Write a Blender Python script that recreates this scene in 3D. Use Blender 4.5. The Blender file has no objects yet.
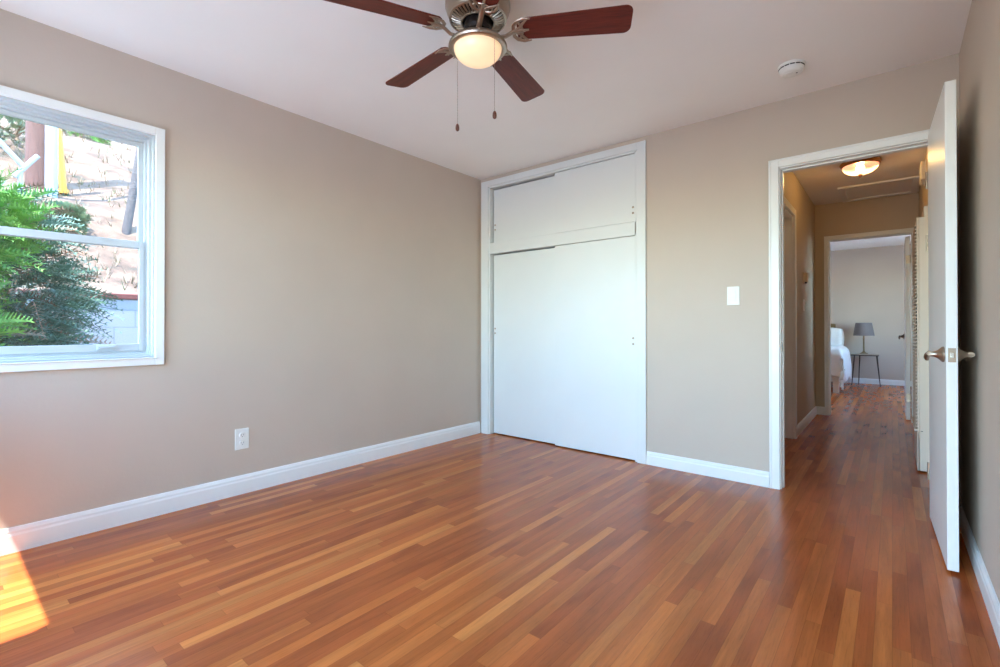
import bpy, bmesh, math, random
from mathutils import Vector, Matrix
random.seed(7)
PI = math.pi
scene = bpy.context.scene
COL = scene.collection

# ------------------------------------------------------------------ camera
cd = bpy.data.cameras.new('camera'); cam = bpy.data.objects.new('camera', cd); COL.objects.link(cam)
cam.location = (0, 0, 1.0155); cam.rotation_euler = (PI/2 + 0.0062, 0, 0.691)
cd.sensor_width = 36; cd.lens = 36*474.9/1000; cd.shift_y = -0.0093; cd.clip_start = 0.02
scene.camera = cam
# ------------------------------------------------------------------ world, sun, exposure
w = bpy.data.worlds.new('world'); scene.world = w; w.use_nodes = True
nt = w.node_tree; nt.nodes.clear()
sky = nt.nodes.new('ShaderNodeTexSky'); sky.sky_type = 'NISHITA'; sky.sun_disc = False
sky.sun_elevation = math.radians(66); sky.sun_rotation = math.radians(200); sky.air_density = 1.0; sky.dust_density = 0.4; sky.ozone_density = 1.5
bg = nt.nodes.new('ShaderNodeBackground'); bg.inputs[1].default_value = 1.15
wo = nt.nodes.new('ShaderNodeOutputWorld')
tint = nt.nodes.new('ShaderNodeMix'); tint.data_type = 'RGBA'; tint.blend_type = 'MULTIPLY'; tint.inputs[0].default_value = 1.0
tint.inputs[7].default_value = (0.90, 1.04, 1.07, 1)
nt.links.new(sky.outputs[0], tint.inputs[6]); nt.links.new(tint.outputs[2], bg.inputs[0]); nt.links.new(bg.outputs[0], wo.inputs[0])
sd = bpy.data.lights.new('sun', 'SUN'); sun = bpy.data.objects.new('sun', sd); COL.objects.link(sun)
sd.energy = 9.0; sd.angle = math.radians(0.5); sd.color = (1.0, 0.95, 0.88)
sun.rotation_euler = Vector((-0.043, 0.107, -0.321)).to_track_quat('-Z', 'Y').to_euler()
def portal(name, loc, rot, sx, sy):
    l = bpy.data.lights.new(name, 'AREA'); l.shape = 'RECTANGLE'; l.size = sx; l.size_y = sy
    o = bpy.data.objects.new(name, l); COL.objects.link(o); o.location = loc; o.rotation_euler = rot
    l.cycles.is_portal = True
portal('portal_left', (-3.21, 0.29, 1.46), (0, -PI/2, 0), 1.07, 1.0)
portal('portal_rear', (-2.45, -0.41, 1.46), (PI/2, 0, 0), 1.0, 1.2)
portal('portal_added_glazing', (-0.95, -0.41, 1.05), (PI/2, 0, 0), 1.54, 2.05)
scene.view_settings.view_transform = 'Standard'; scene.view_settings.look = 'None'
scene.view_settings.exposure = 1.22; scene.view_settings.gamma = 1.0
scene.view_settings.use_curve_mapping = False
cy = scene.cycles
cy.use_denoising = True; cy.use_guiding = True; cy.guiding_training_samples = 32; cy.max_bounces = 14; cy.diffuse_bounces = 7; cy.glossy_bounces = 4
cy.transparent_max_bounces = 12; cy.sample_clamp_indirect = 5.0; cy.caustics_reflective = False; cy.caustics_refractive = False

# ------------------------------------------------------------------ mesh helpers
class MB:
    def __init__(s): s.v = []; s.f = []; s.m = []
    def add(s, vs, fs, mi=0):
        b = len(s.v); s.v += [Vector(x) for x in vs]
        for f in fs: s.f.append([b+i for i in f]); s.m.append(mi)
        return s
    def box(s, x0, x1, y0, y1, z0, z1, mi=0):
        x0, x1 = sorted((x0, x1)); y0, y1 = sorted((y0, y1)); z0, z1 = sorted((z0, z1))
        return s.add([(x0,y0,z0),(x1,y0,z0),(x1,y1,z0),(x0,y1,z0),(x0,y0,z1),(x1,y0,z1),(x1,y1,z1),(x0,y1,z1)],
            [(3,2,1,0),(4,5,6,7),(0,1,5,4),(1,2,6,5),(2,3,7,6),(3,0,4,7)], mi)
    def prism(s, pts, off, mi=0):           # closed outline pts (3-D) swept by off
        n = len(pts); off = Vector(off)
        vs = [Vector(p) for p in pts] + [Vector(p)+off for p in pts]
        return s.add(vs, [list(range(n))[::-1], list(range(n, 2*n))] + [(i, (i+1)%n, n+(i+1)%n, n+i) for i in range(n)], mi)
    def lathe(s, prof, c=(0,0,0), n=40, M=None, mi=0, caps=True):  # prof: (r, z)
        vs = []; fs = []
        for r, z in prof:
            for k in range(n):
                a = 2*PI*k/n; p = Vector((r*math.cos(a), r*math.sin(a), z))
                if M: p = M @ p
                vs.append(p+Vector(c))
        for i in range(len(prof)-1):
            for k in range(n):
                fs.append((i*n+k, i*n+(k+1)%n, (i+1)*n+(k+1)%n, (i+1)*n+k))
        if caps:
            if prof[0][0] > 1e-4: fs.append(tuple(range(n))[::-1])
            if prof[-1][0] > 1e-4: fs.append(tuple((len(prof)-1)*n+k for k in range(n)))
        return s.add(vs, fs, mi)
    def tube(s, pts, rad, n=10, mi=0, flat=1.0):
        pts = [Vector(p) for p in pts]
        rads = rad if isinstance(rad, (list, tuple)) else [rad]*len(pts)
        vs = []; fs = []; up = Vector((0,0,1))
        for i, p in enumerate(pts):
            d = (pts[min(i+1, len(pts)-1)] - pts[max(i-1, 0)]).normalized()
            a = d.cross(up)
            if a.length < 1e-3: a = d.cross(Vector((1,0,0)))
            a.normalize(); b = a.cross(d)
            for k in range(n):
                t = 2*PI*k/n; vs.append(p + (a*math.cos(t) + b*math.sin(t)*flat)*rads[i])
        for i in range(len(pts)-1):
            for k in range(n): fs.append((i*n+k, i*n+(k+1)%n, (i+1)*n+(k+1)%n, (i+1)*n+k))
        fs.append(tuple(range(n))[::-1]); fs.append(tuple((len(pts)-1)*n+k for k in range(n)))
        return s.add(vs, fs, mi)
    def xf(s, M): s.v = [M @ v for v in s.v]; return s
    def build(s, name, mat, parent=None, smooth=False, bevel=0.0, org=None, seg=2):
        P = Vector((0,0,0))
        if parent is not None: P = wloc(parent)
        if org is None:
            xs = [v.x for v in s.v]; ys = [v.y for v in s.v]; zs = [v.z for v in s.v]
            org = Vector(((min(xs)+max(xs))/2, (min(ys)+max(ys))/2, min(zs)))
        org = Vector(org)
        me = bpy.data.meshes.new(name)
        me.from_pydata([v-org for v in s.v], [], s.f)
        mats = mat if isinstance(mat, (list, tuple)) else [mat]
        for m in mats: me.materials.append(m)
        for p, mi in zip(me.polygons, s.m): p.material_index = mi
        bm = bmesh.new(); bm.from_mesh(me); bmesh.ops.recalc_face_normals(bm, faces=bm.faces); bm.to_mesh(me); bm.free()
        if smooth:
            for p in me.polygons: p.use_smooth = True
            me.set_sharp_from_angle(angle=math.radians(38))
        o = bpy.data.objects.new(name, me); COL.objects.link(o)
        o.location = org - P
        if parent is not None: o.parent = parent
        if bevel:
            b = o.modifiers.new('bevel', 'BEVEL'); b.width = bevel; b.segments = seg; b.limit_method = 'ANGLE'; b.angle_limit = math.radians(40)
        return o
def wloc(o):
    p = Vector(o.location)
    while o.parent: o = o.parent; p += Vector(o.location)
    return p
def thing(name, loc, label, cat, group=None):
    o = bpy.data.objects.new(name, None); COL.objects.link(o); o.location = loc; o.empty_display_size = 0.1
    return tag(o, label, cat, group)
def tag(o, label=None, cat=None, group=None, kind=None):
    if label: o['label'] = label
    if cat: o['category'] = cat
    if group: o['group'] = group
    if kind: o['kind'] = kind
    return o
def struct(o, label=None, cat=None): return tag(o, label, cat, None, 'structure')
def sempty(name, loc, label=None, cat=None):
    o = bpy.data.objects.new(name, None); COL.objects.link(o); o.location = loc; o.empty_display_size = 0.1
    return struct(o, label, cat)

# ------------------------------------------------------------------ materials
def srgb(r, g, b):
    f = lambda c: (c/255/12.92) if c/255 <= 0.04045 else ((c/255+0.055)/1.055)**2.4
    return (f(r), f(g), f(b), 1)
def mat(name, col, rough=0.5, metal=0.0, noise=0.0, nscale=20, bump=0.0, bscale=120, coat=0.0, spec=None, emit=None, estr=0.0, stretch=None, sheen=0.0):
    m = bpy.data.materials.new(name); m.use_nodes = True
    n = m.node_tree.nodes; l = m.node_tree.links; b = n['Principled BSDF']
    b.inputs['Base Color'].default_value = col; b.inputs['Roughness'].default_value = rough; b.inputs['Metallic'].default_value = metal
    if coat: b.inputs['Coat Weight'].default_value = coat; b.inputs['Coat Roughness'].default_value = 0.12
    if spec is not None: b.inputs['Specular IOR Level'].default_value = spec
    if sheen: b.inputs['Sheen Weight'].default_value = sheen
    tc = n.new('ShaderNodeTexCoord'); vec = tc.outputs['Object']
    if stretch:
        mp = n.new('ShaderNodeMapping'); mp.inputs['Scale'].default_value = stretch
        l.new(vec, mp.inputs[0]); vec = mp.outputs[0]
    if noise:
        t = n.new('ShaderNodeTexNoise'); t.inputs['Scale'].default_value = nscale; t.inputs['Detail'].default_value = 6
        l.new(vec, t.inputs['Vector'])
        r = n.new('ShaderNodeValToRGB'); e = r.color_ramp.elements
        e[0].position = 0.3; e[1].position = 0.7
        e[0].color = tuple(c*(1-noise) for c in col[:3]) + (1,); e[1].color = tuple(min(1, c*(1+noise)) for c in col[:3]) + (1,)
        l.new(t.outputs[0], r.inputs[0]); l.new(r.outputs[0], b.inputs['Base Color'])
    if bump:
        t2 = n.new('ShaderNodeTexNoise'); t2.inputs['Scale'].default_value = bscale; t2.inputs['Detail'].default_value = 4
        l.new(vec, t2.inputs['Vector'])
        bp = n.new('ShaderNodeBump'); bp.inputs['Strength'].default_value = bump; bp.inputs['Distance'].default_value = 0.01
        l.new(t2.outputs[0], bp.inputs['Height']); l.new(bp.outputs[0], b.inputs['Normal'])
    if emit: b.inputs['Emission Color'].default_value = emit; b.inputs['Emission Strength'].default_value = estr
    return m
WALL = mat('greige_wall_paint', srgb(200,184,169), 0.55, noise=0.02, nscale=3, bump=0.06, bscale=60)
CEIL = mat('ceiling_paint', srgb(246,242,238), 0.7, noise=0.01, nscale=3, bump=0.04, bscale=70)
HALLW = mat('greige_wall_lamp_warm', srgb(198,180,154), 0.5, noise=0.02, nscale=3, bump=0.06, bscale=60)  # same greige paint, with the hall lamp's warmth put into the colour
TRIM = mat('white_gloss_trim_paint', srgb(238,238,236), 0.32, noise=0.01, nscale=8)
DOORW = mat('white_door_paint', srgb(240,239,237), 0.35, noise=0.015, nscale=14, stretch=(6,6,0.6), bump=0.02, bscale=30)
CLOS = mat('closet_white_paint', srgb(226,228,227), 0.42, noise=0.012, nscale=3)
VINYL = mat('window_vinyl', srgb(194,198,202), 0.35, noise=0.01, nscale=9)
PLASTIC = mat('white_plastic', srgb(236,234,228), 0.35, noise=0.01, nscale=30)
SLOT = mat('dark_slot', srgb(40,36,34), 0.7, noise=0.1, nscale=40)
NICKEL = mat('brushed_nickel', srgb(176,158,142), 0.32, 1.0, noise=0.06, nscale=60, stretch=(1,1,8))
DNICKEL = mat('dark_recess_metal', srgb(50,40,36), 0.5, 0.6, noise=0.1, nscale=30)
BRONZE = mat('aged_bronze', srgb(150,105,66), 0.35, 1.0, noise=0.1, nscale=30)
CHAIN = mat('chain_metal', srgb(150,130,118), 0.35, 0.9, noise=0.05, nscale=200)
WOODB = mat('cherry_fan_blade', srgb(98,36,25), 0.42, noise=0.35, nscale=9, stretch=(1.2,14,14), spec=0.3)
KNOBW = mat('dark_wood_knob', srgb(88,44,34), 0.4, noise=0.2, nscale=90)
FURN = mat('furnace_enamel', srgb(240,222,206), 0.4, noise=0.01, nscale=10)
BEIGE = mat('beige_plastic', srgb(214,200,176), 0.45, noise=0.02, nscale=30)

def emis(name, c0, c1, s):
    m = bpy.data.materials.new(name); m.use_nodes = True
    n = m.node_tree.nodes; l = m.node_tree.links; b = n['Principled BSDF']
    b.inputs['Base Color'].default_value = c0; b.inputs['Roughness'].default_value = 0.25
    t = n.new('ShaderNodeTexNoise'); t.inputs['Scale'].default_value = 7; t.inputs['Detail'].default_value = 2
    tc = n.new('ShaderNodeTexCoord'); l.new(tc.outputs['Object'], t.inputs['Vector'])
    r = n.new('ShaderNodeValToRGB'); e = r.color_ramp.elements
    e[0].position = 0.35; e[1].position = 0.65; e[0].color = c0; e[1].color = c1
    l.new(t.outputs[0], r.inputs[0]); l.new(r.outputs[0], b.inputs['Emission Color'])
    b.inputs['Emission Strength'].default_value = s
    return m
BOWL = emis('frosted_fan_bowl', srgb(255,226,180), srgb(255,196,164), 0.26)
BOWL2 = emis('frosted_hall_bowl', srgb(255,200,186), srgb(255,180,164), 0.30)
_n = BOWL2.node_tree.nodes; _l = BOWL2.node_tree.links
_t = _n.new('ShaderNodeBsdfTransparent'); _t.inputs[0].default_value = (1,0.95,0.9,1); _m = _n.new('ShaderNodeMixShader'); _m.inputs[0].default_value = 0.15
_l.new(_n['Principled BSDF'].outputs[0], _m.inputs[1]); _l.new(_t.outputs[0], _m.inputs[2]); _l.new(_m.outputs[0], _n['Material Output'].inputs[0])
BULB = emis('warm_bulb', srgb(255,214,140), srgb(255,204,118), 430.0)

def glass_mat():
    m = bpy.data.materials.new('window_glass'); m.use_nodes = True
    n = m.node_tree.nodes; l = m.node_tree.links; n.remove(n['Principled BSDF'])
    t = n.new('ShaderNodeBsdfTransparent'); g = n.new('ShaderNodeBsdfGlossy'); g.inputs['Roughness'].default_value = 0.02
    t.inputs[0].default_value = (0.96,0.98,0.98,1)
    mx = n.new('ShaderNodeMixShader'); mx.inputs[0].default_value = 0.05
    l.new(t.outputs[0], mx.inputs[1]); l.new(g.outputs[0], mx.inputs[2]); l.new(mx.outputs[0], n['Material Output'].inputs[0])
    return m
GLASS = glass_mat()

def floor_mat():
    m = bpy.data.materials.new('oak_strip_floor'); m.use_nodes = True
    n = m.node_tree.nodes; l = m.node_tree.links; b = n['Principled BSDF']
    geo = n.new('ShaderNodeNewGeometry'); sp = n.new('ShaderNodeSeparateXYZ'); l.new(geo.outputs['Position'], sp.inputs[0])
    def mth(op, a, c=None, d=None):
        q = n.new('ShaderNodeMath'); q.operation = op
        for i, x in enumerate((a, c, d)):
            if x is None: continue
            if isinstance(x, (int, float)): q.inputs[i].default_value = x
            else: l.new(x, q.inputs[i])
        return q.outputs[0]
    W = 0.0465
    rx = mth('DIVIDE', mth('ADD', sp.outputs['X'], 20.0), W); row = mth('FLOOR', rx); fx = mth('SUBTRACT', rx, row)
    wn = n.new('ShaderNodeTexWhiteNoise'); wn.noise_dimensions = '1D'; l.new(row, wn.inputs['W'])
    ln = mth('MULTIPLY_ADD', wn.outputs['Value'], 0.7, 0.55)
    wn2 = n.new('ShaderNodeTexWhiteNoise'); wn2.noise_dimensions = '1D'; l.new(mth('ADD', row, 371.5), wn2.inputs['W'])
    ry = mth('DIVIDE', mth('ADD', mth('ADD', sp.outputs['Y'], 30.0), mth('MULTIPLY', wn2.outputs['Value'], 9.0)), ln)
    sg = mth('FLOOR', ry); fy = mth('SUBTRACT', ry, sg)
    cmb = n.new('ShaderNodeCombineXYZ'); l.new(row, cmb.inputs[0]); l.new(sg, cmb.inputs[1])
    w3 = n.new('ShaderNodeTexWhiteNoise'); w3.noise_dimensions = '2D'; l.new(cmb.outputs[0], w3.inputs['Vector'])
    ramp = n.new('ShaderNodeValToRGB'); e = ramp.color_ramp.elements
    stops = [(0.0, (158,78,37)), (0.2, (169,86,40)), (0.5, (180,96,44)), (0.75, (190,106,50)), (0.92, (198,116,56)), (1.0, (204,124,62))]
    e[0].position = 0; e[0].color = srgb(*stops[0][1]); e[1].position = 1; e[1].color = srgb(*stops[-1][1])
    for p, c in stops[1:-1]:
        q = e.new(p); q.color = srgb(*c)
    l.new(w3.outputs['Value'], ramp.inputs[0])
    # grain, different on each board
    v = n.new('ShaderNodeCombineXYZ')
    l.new(mth('MULTIPLY', sp.outputs['X'], 85.0), v.inputs[0]); l.new(mth('MULTIPLY', sp.outputs['Y'], 5.0), v.inputs[1]); l.new(mth('MULTIPLY', w3.outputs['Value'], 91.0), v.inputs[2])
    gr = n.new('ShaderNodeTexNoise'); gr.inputs['Scale'].default_value = 1.0; gr.inputs['Detail'].default_value = 7; gr.inputs['Roughness'].default_value = 0.65; gr.inputs['Distortion'].default_value = 0.6
    l.new(v.outputs[0], gr.inputs['Vector'])
    v2 = n.new('ShaderNodeCombineXYZ')
    l.new(mth('MULTIPLY', sp.outputs['X'], 20.0), v2.inputs[0]); l.new(mth('MULTIPLY', sp.outputs['Y'], 1.3), v2.inputs[1]); l.new(mth('MULTIPLY', w3.outputs['Value'], 53.0), v2.inputs[2])
    wv = n.new('ShaderNodeTexWave'); wv.wave_type = 'RINGS'; wv.inputs['Scale'].default_value = 0.9; wv.inputs['Distortion'].default_value = 6; wv.inputs['Detail'].default_value = 3
    l.new(v2.outputs[0], wv.inputs['Vector'])
    gg = mth('ADD', mth('MULTIPLY', mth('SUBTRACT', gr.outputs[0], 0.5), 0.5), mth('MULTIPLY', mth('SUBTRACT', wv.outputs['Fac'], 0.5), 0.26))
    big = n.new('ShaderNodeTexNoise'); big.inputs['Scale'].default_value = 1.4; big.inputs['Detail'].default_value = 4
    l.new(geo.outputs['Position'], big.inputs['Vector'])
    fac = mth('ADD', mth('ADD', gg, 1.0), mth('MULTIPLY', mth('SUBTRACT', big.outputs[0], 0.5), 0.35))
    v3 = n.new('ShaderNodeCombineXYZ')
    l.new(mth('MULTIPLY', sp.outputs['X'], 260.0), v3.inputs[0]); l.new(mth('MULTIPLY', sp.outputs['Y'], 16.0), v3.inputs[1]); l.new(mth('MULTIPLY', w3.outputs['Value'], 17.0), v3.inputs[2])
    po = n.new('ShaderNodeTexNoise'); po.inputs['Scale'].default_value = 1.0; po.inputs['Detail'].default_value = 3; l.new(v3.outputs[0], po.inputs['Vector'])
    pores = mth('MULTIPLY', mth('MAXIMUM', mth('SUBTRACT', po.outputs[0], 0.54), 0.0), -0.9)
    fac = mth('ADD', fac, pores)
    gap = mth('MINIMUM', mth('MINIMUM', fx, mth('SUBTRACT', 1.0, fx)), mth('MULTIPLY', mth('MINIMUM', fy, mth('SUBTRACT', 1.0, fy)), mth('DIVIDE', ln, W)))
    gapf = mth('MULTIPLY_ADD', mth('MINIMUM', mth('DIVIDE', gap, 0.025), 1.0), 0.42, 0.58)
    mul = n.new('ShaderNodeMix'); mul.data_type = 'RGBA'; mul.blend_type = 'MULTIPLY'; mul.inputs[0].default_value = 1
    cc = n.new('ShaderNodeCombineColor'); t = mth('MULTIPLY', fac, gapf)
    for i in range(3): l.new(t, cc.inputs[i])
    l.new(ramp.outputs[0], mul.inputs[6]); l.new(cc.outputs[0], mul.inputs[7])
    l.new(mul.outputs[2], b.inputs['Base Color'])
    l.new(mth('MULTIPLY_ADD', gr.outputs[0], 0.03, 0.25), b.inputs['Roughness'])
    b.inputs['Specular IOR Level'].default_value = 0.38
    return m
FLOOR = floor_mat()

# ------------------------------------------------------------------ room shell
XL, YB, XR, H = -3.068, 3.417, 0.272, 2.44
YR = -0.30                 # rear wall, behind the camera
HX0, HX1, YE = -0.70, 0.215, 6.64
Y2, YF = 6.76, 10.80       # far bedroom
X2R = 0.95
struct(MB().box(-3.22, 1.1, -0.42, 10.95, -0.1, 0).build('floor', FLOOR), 'glossy orange-brown oak strip floor running into the hall', 'floor')
struct(MB().box(-3.22, 1.1, -0.42, 10.95, H, H+0.12).build('ceiling', CEIL), 'off-white painted ceiling over the bedroom and hall', 'ceiling')
def holed(axis, a0, a1, lo, hi, holes):   # wall slab on plane 'axis' from a0..a1 thick, lo..hi long, holes = (l0,l1,z0,z1)
    mb = MB()
    def bx(l0, l1, z0, z1):
        if l1-l0 < 1e-4 or z1-z0 < 1e-4: return
        if axis == 'x': mb.box(a0, a1, l0, l1, z0, z1)
        else: mb.box(l0, l1, a0, a1, z0, z1)
    cur = lo
    for l0, l1, z0, z1 in sorted(holes):
        bx(cur, l0, 0, H); bx(l0, l1, 0, z0); bx(l0, l1, z1, H); cur = l1
    bx(cur, hi, 0, H)
    return mb
WY0, WY1, WZ0, WZ1 = -0.20, 0.785, 0.855, 2.05
FW = (7.5, 10.2, 0.45, 2.2)
struct(holed('x', -3.22, XL, -0.42, 10.95, [(WY0, WY1, WZ0, WZ1), FW]).build('wall_left', WALL), 'greige wall with the white window on the left', 'wall')
RW = (-2.98, -1.93, 0.85, 2.07); GD = (-1.72, -0.18, 0.02, 2.09)  # GD: unseen glazing, added to bring in more sky light
struct(holed('y', -0.42, YR, XL, XR, [RW, GD]).build('wall_rear', WALL), 'greige wall behind the viewpoint', 'wall')
struct(MB().box(XR, 1.1, -0.42, YB, 0, H).build('wall_right', WALL), 'greige wall on the right behind the open door', 'wall')
CX0, CX1, CZ = -2.965, -1.475, 2.355     # closet opening
DX0, DX1, DZ = -0.553, 0.172, 2.024       # doorway opening
struct(holed('y', YB, YB+0.12, XL, 1.1, [(CX0, CX1, 0, CZ), (DX0, DX1, 0, DZ)]).build('wall_back', WALL), 'greige wall holding the white closet and the doorway', 'wall')
BY0, BY1 = 4.33, 5.04                    # doorway in the hall's left wall
struct(holed('x', HX0-0.12, HX0, YB+0.12, YE, [(BY0, BY1, 0, 2.03)]).build('wall_hall_left', HALLW), 'greige hall wall, tinted lamp-warm, on the left with a side doorway', 'wall')
struct(MB().box(HX1, 1.1, YB+0.12, YE, 0, H).build('wall_hall_right', HALLW), 'greige hall wall, tinted lamp-warm, behind the furnace', 'wall')
EX0, EX1, EZ = -0.576, 0.172, 2.022
struct(holed('y', YE, Y2, XL, 1.1, [(EX0, EX1, 0, EZ)]).build('wall_hall_end', HALLW), 'greige wall, tinted lamp-warm, at the hall end around the far bedroom doorway', 'wall')
struct(MB().box(XL, 1.1, YF, 10.95, 0, H).build('wall_far', WALL), 'grey-beige wall of the far bedroom', 'wall')
FW2 = (8.3, 9.7, 0.7, 2.15)
struct(holed('x', X2R, 1.1, Y2, YF, [FW2]).build('wall_far_right', WALL))
r5 = sempty('added_window_5', (X2R, 9.0, 0.7))  # unseen second window, added to brighten the far bedroom
mb = MB(); th = 0.05
mb.box(1.0, 1.05, 8.3, 8.35, 0.7, 2.15).box(1.0, 1.05, 9.65, 9.7, 0.7, 2.15).box(1.0, 1.05, 8.35, 9.65, 0.7, 0.75).box(1.0, 1.05, 8.35, 9.65, 2.10, 2.15)
f5 = mb.build('window_frame', VINYL, r5, bevel=0.002)
MB().box(1.02, 1.026, 8.35, 9.65, 0.75, 2.10).build('pane', GLASS, f5)
struct(MB().box(CX0-0.02, CX1+0.02, YB+0.62, YB+0.70, 0, H).box(CX0-0.1, CX0-0.02, YB+0.12, YB+0.70, 0, H).box(CX1+0.02, CX1+0.1, YB+0.12, YB+0.70, 0, H).build('wall_closet_inside', WALL))

# baseboards: moulded profile swept along a straight run
BBP = [(0,0),(0.015,0),(0.015,0.062),(0.012,0.070),(0.012,0.078),(0.006,0.090),(0,0.092)]
def baseboard(name, p0, p1, nrm, label=None, h=1.0):
    p0, p1, nrm = Vector(p0), Vector(p1), Vector(nrm)
    pts = [p0 + nrm*d + Vector((0,0,z*h)) for d, z in BBP]
    return struct(MB().prism(pts, p1-p0).build(name, TRIM), label, 'baseboard')
baseboard('baseboard_left', (XL, YR, 0), (XL, YB-0.02, 0), (1,0,0), 'white baseboard along the left wall', 1.22)
baseboard('baseboard_back', (-1.408, YB, 0), (-0.606, YB, 0), (0,-1,0), 'white baseboard between the closet and doorway', 1.05)
baseboard('baseboard_right', (XR, YR, 0), (XR, YB, 0), (-1,0,0), 'white baseboard behind the open door')
baseboard('baseboard_hall_left', (HX0, BY1+0.07, 0), (HX0, YE, 0), (1,0,0), 'white baseboard low on the hall wall')
baseboard('baseboard_hall_left_near', (HX0, YB+0.13, 0), (HX0, BY0-0.07, 0), (1,0,0), 'short white baseboard just inside the hall')
baseboard('baseboard_hall_end', (HX0, YE, 0), (-0.612, YE, 0), (0,-1,0), 'short white baseboard at the hall end')
baseboard('baseboard_far', (XL, YF, 0), (X2R, YF, 0), (0,-1,0), 'white baseboard in the far bedroom')

# casings
def casing_y(name, x0, x1, ztop, yface, sgn, wd, hd, jamb_y, label, stop_y=None):
    """casing around a doorway in a y-plane wall, with jamb lining and stop"""
    t = 0.018
    mb = MB()
    f = yface; g = yface + sgn*t
    mb.box(x0-wd, x0+0.006, f, g, 0, ztop+hd); mb.box(x1-0.006, x1+wd, f, g, 0, ztop+hd)
    mb.box(x0+0.006, x1-0.006, f, g, ztop-0.006, ztop+hd)
    mb.box(x0-wd, x0-wd+0.012, f, g+sgn*0.005, 0, ztop+hd); mb.box(x1+wd-0.012, x1+wd, f, g+sgn*0.005, 0, ztop+hd); mb.box(x0-wd, x1+wd, f, g+sgn*0.005, ztop+hd-0.012, ztop+hd)
    # jamb
    ya, yb = jamb_y
    mb.box(x0-0.001, x0+0.012, ya, yb, 0, ztop); mb.box(x1-0.012, x1+0.001, ya, yb, 0, ztop); mb.box(x0, x1, ya, yb, ztop-0.012, ztop+0.001)
    if stop_y:
        mb.box(x0+0.012, x0+0.020, stop_y, stop_y+0.035, 0, ztop-0.012); mb.box(x1-0.020, x1-0.012, stop_y, stop_y+0.035, 0, ztop-0.012); mb.box(x0+0.012, x1-0.012, stop_y, stop_y+0.035, ztop-0.020, ztop-0.012)
    return struct(mb.build(name, TRIM, bevel=0.002), label, 'door casing')
t1 = casing_y('trim_1', DX0, DX1, DZ, YB, -1, 0.05, 0.044, (YB, YB+0.12), 'white casing around the bedroom doorway', YB+0.042)
t2 = casing_y('trim_2', EX0, EX1, EZ, YE, -1, 0.034, 0.042, (YE, Y2), 'white casing around the doorway at the hall end', YE+0.03)
MB().box(DX0+0.011, DX0+0.0135, YB+0.008, YB+0.035, 0.86, 0.92).box(DX0+0.0125, DX0+0.0145, YB+0.015, YB+0.028, 0.875, 0.905, 1).build('strike_plate', [NICKEL, SLOT], t1)['label'] = 'small metal strike plate'
# casing of the side doorway in the hall
mb = MB(); t = 0.02; f = HX0
mb.box(f, f+t, BY0-0.065, BY0, 0, 2.03+0.06); mb.box(f, f+t, BY1, BY1+0.065, 0, 2.03+0.06); mb.box(f, f+t, BY0, BY1, 2.03, 2.09)
mb.box(f-0.12, f, BY0-0.001, BY0+0.012, 0, 2.03); mb.box(f-0.12, f, BY1-0.012, BY1+0.001, 0, 2.03); mb.box(f-0.12, f, BY0, BY1, 2.018, 2.031)
struct(mb.build('trim_3', TRIM, bevel=0.002), 'white casing around the side doorway in the hall', 'door casing')

# side door in the hall (closed, deep in its jamb)
d3 = sempty('door_3', (HX0-0.10, (BY0+BY1)/2, 0), 'closed white door in the side doorway of the hall', 'door')
MB().box(HX0-0.118, HX0-0.083, BY0+0.014, BY1-0.014, 0.008, 2.015).build('door_slab', DOORW, d3, bevel=0.002)
MB().lathe([(0.0,0.062),(0.018,0.06),(0.026,0.048),(0.026,0.038),(0.012,0.03),(0.010,0.008),(0.030,0.006),(0.032,0.0)], (HX0-0.083, BY0+0.075, 0.92), 20, Matrix.Rotation(PI/2,4,'Y')).build('door_knob', NICKEL, d3, smooth=True)

# levers: built for a door along Y; side = -1 (west face) or +1
def lever(parent, x, y, z, side, ydir, name='door_handle', mt=None):
    mt = mt or NICKEL
    M = Matrix.Rotation(side*PI/2, 4, 'Y')
    mb = MB().lathe([(0.0,0.0),(0.033,0.0),(0.033,0.006),(0.026,0.012),(0.016,0.022),(0.0115,0.032),(0.0105,0.047),(0.0,0.047)], (x,y,z), 28, M, caps=False)
    xe = x + side*0.044
    pts = [(xe, y-ydir*0.010, z+0.002),(xe, y+ydir*0.012, z+0.003),(xe+side*0.002, y+ydir*0.045, z),(xe+side*0.004, y+ydir*0.075, z-0.008),(xe+side*0.004, y+ydir*0.098, z-0.020),(xe+side*0.002, y+ydir*0.108, z-0.030)]
    mb.tube(pts, [0.012,0.0125,0.0105,0.010,0.0105,0.007], 14, flat=0.85)
    return mb.build(name, mt, parent, smooth=True)

# open bedroom door: hinge near (0.144, 3.40), free edge near (0.167, 2.688)
d1 = sempty('door_1', (0.147, 3.396, 0), 'open white flush door standing against the right wall', 'door')
ang = math.atan2(0.023, 0.71)
def D(u, v, z): return (u, -v, z)     # local: u to the east, v away from the hinge
slab = MB().box(0, 0.036, -0.700, 0.0, 0.012, 2.036).build('door_slab', DOORW, None, bevel=0.002, org=(0,0,0)); slab.parent = d1
hd = lever(None, -0.0005, -0.640, 0.900, -1, 1, 'door_handle'); hd.parent = d1
hd2 = lever(None, 0.0365, -0.640, 0.900, 1, 1, 'door_handle'); hd2.parent = d1
lp = MB().box(0.006, 0.030, -0.7015, -0.699, 0.871, 0.929).build('latch_plate', NICKEL, None); lp.parent = d1; lp['label'] = 'nickel latch plate on the door edge'
lb = MB().prism([(0.012,-0.700,0.888),(0.024,-0.700,0.888),(0.024,-0.700,0.912),(0.012,-0.700,0.912)], (0,-0.009,0)).build('latch_bolt', mat('chrome', srgb(225,225,225), 0.15, 1.0, noise=0.02), None, bevel=0.002); lb.parent = lp; lb.location = lb.location - lp.location
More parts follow.
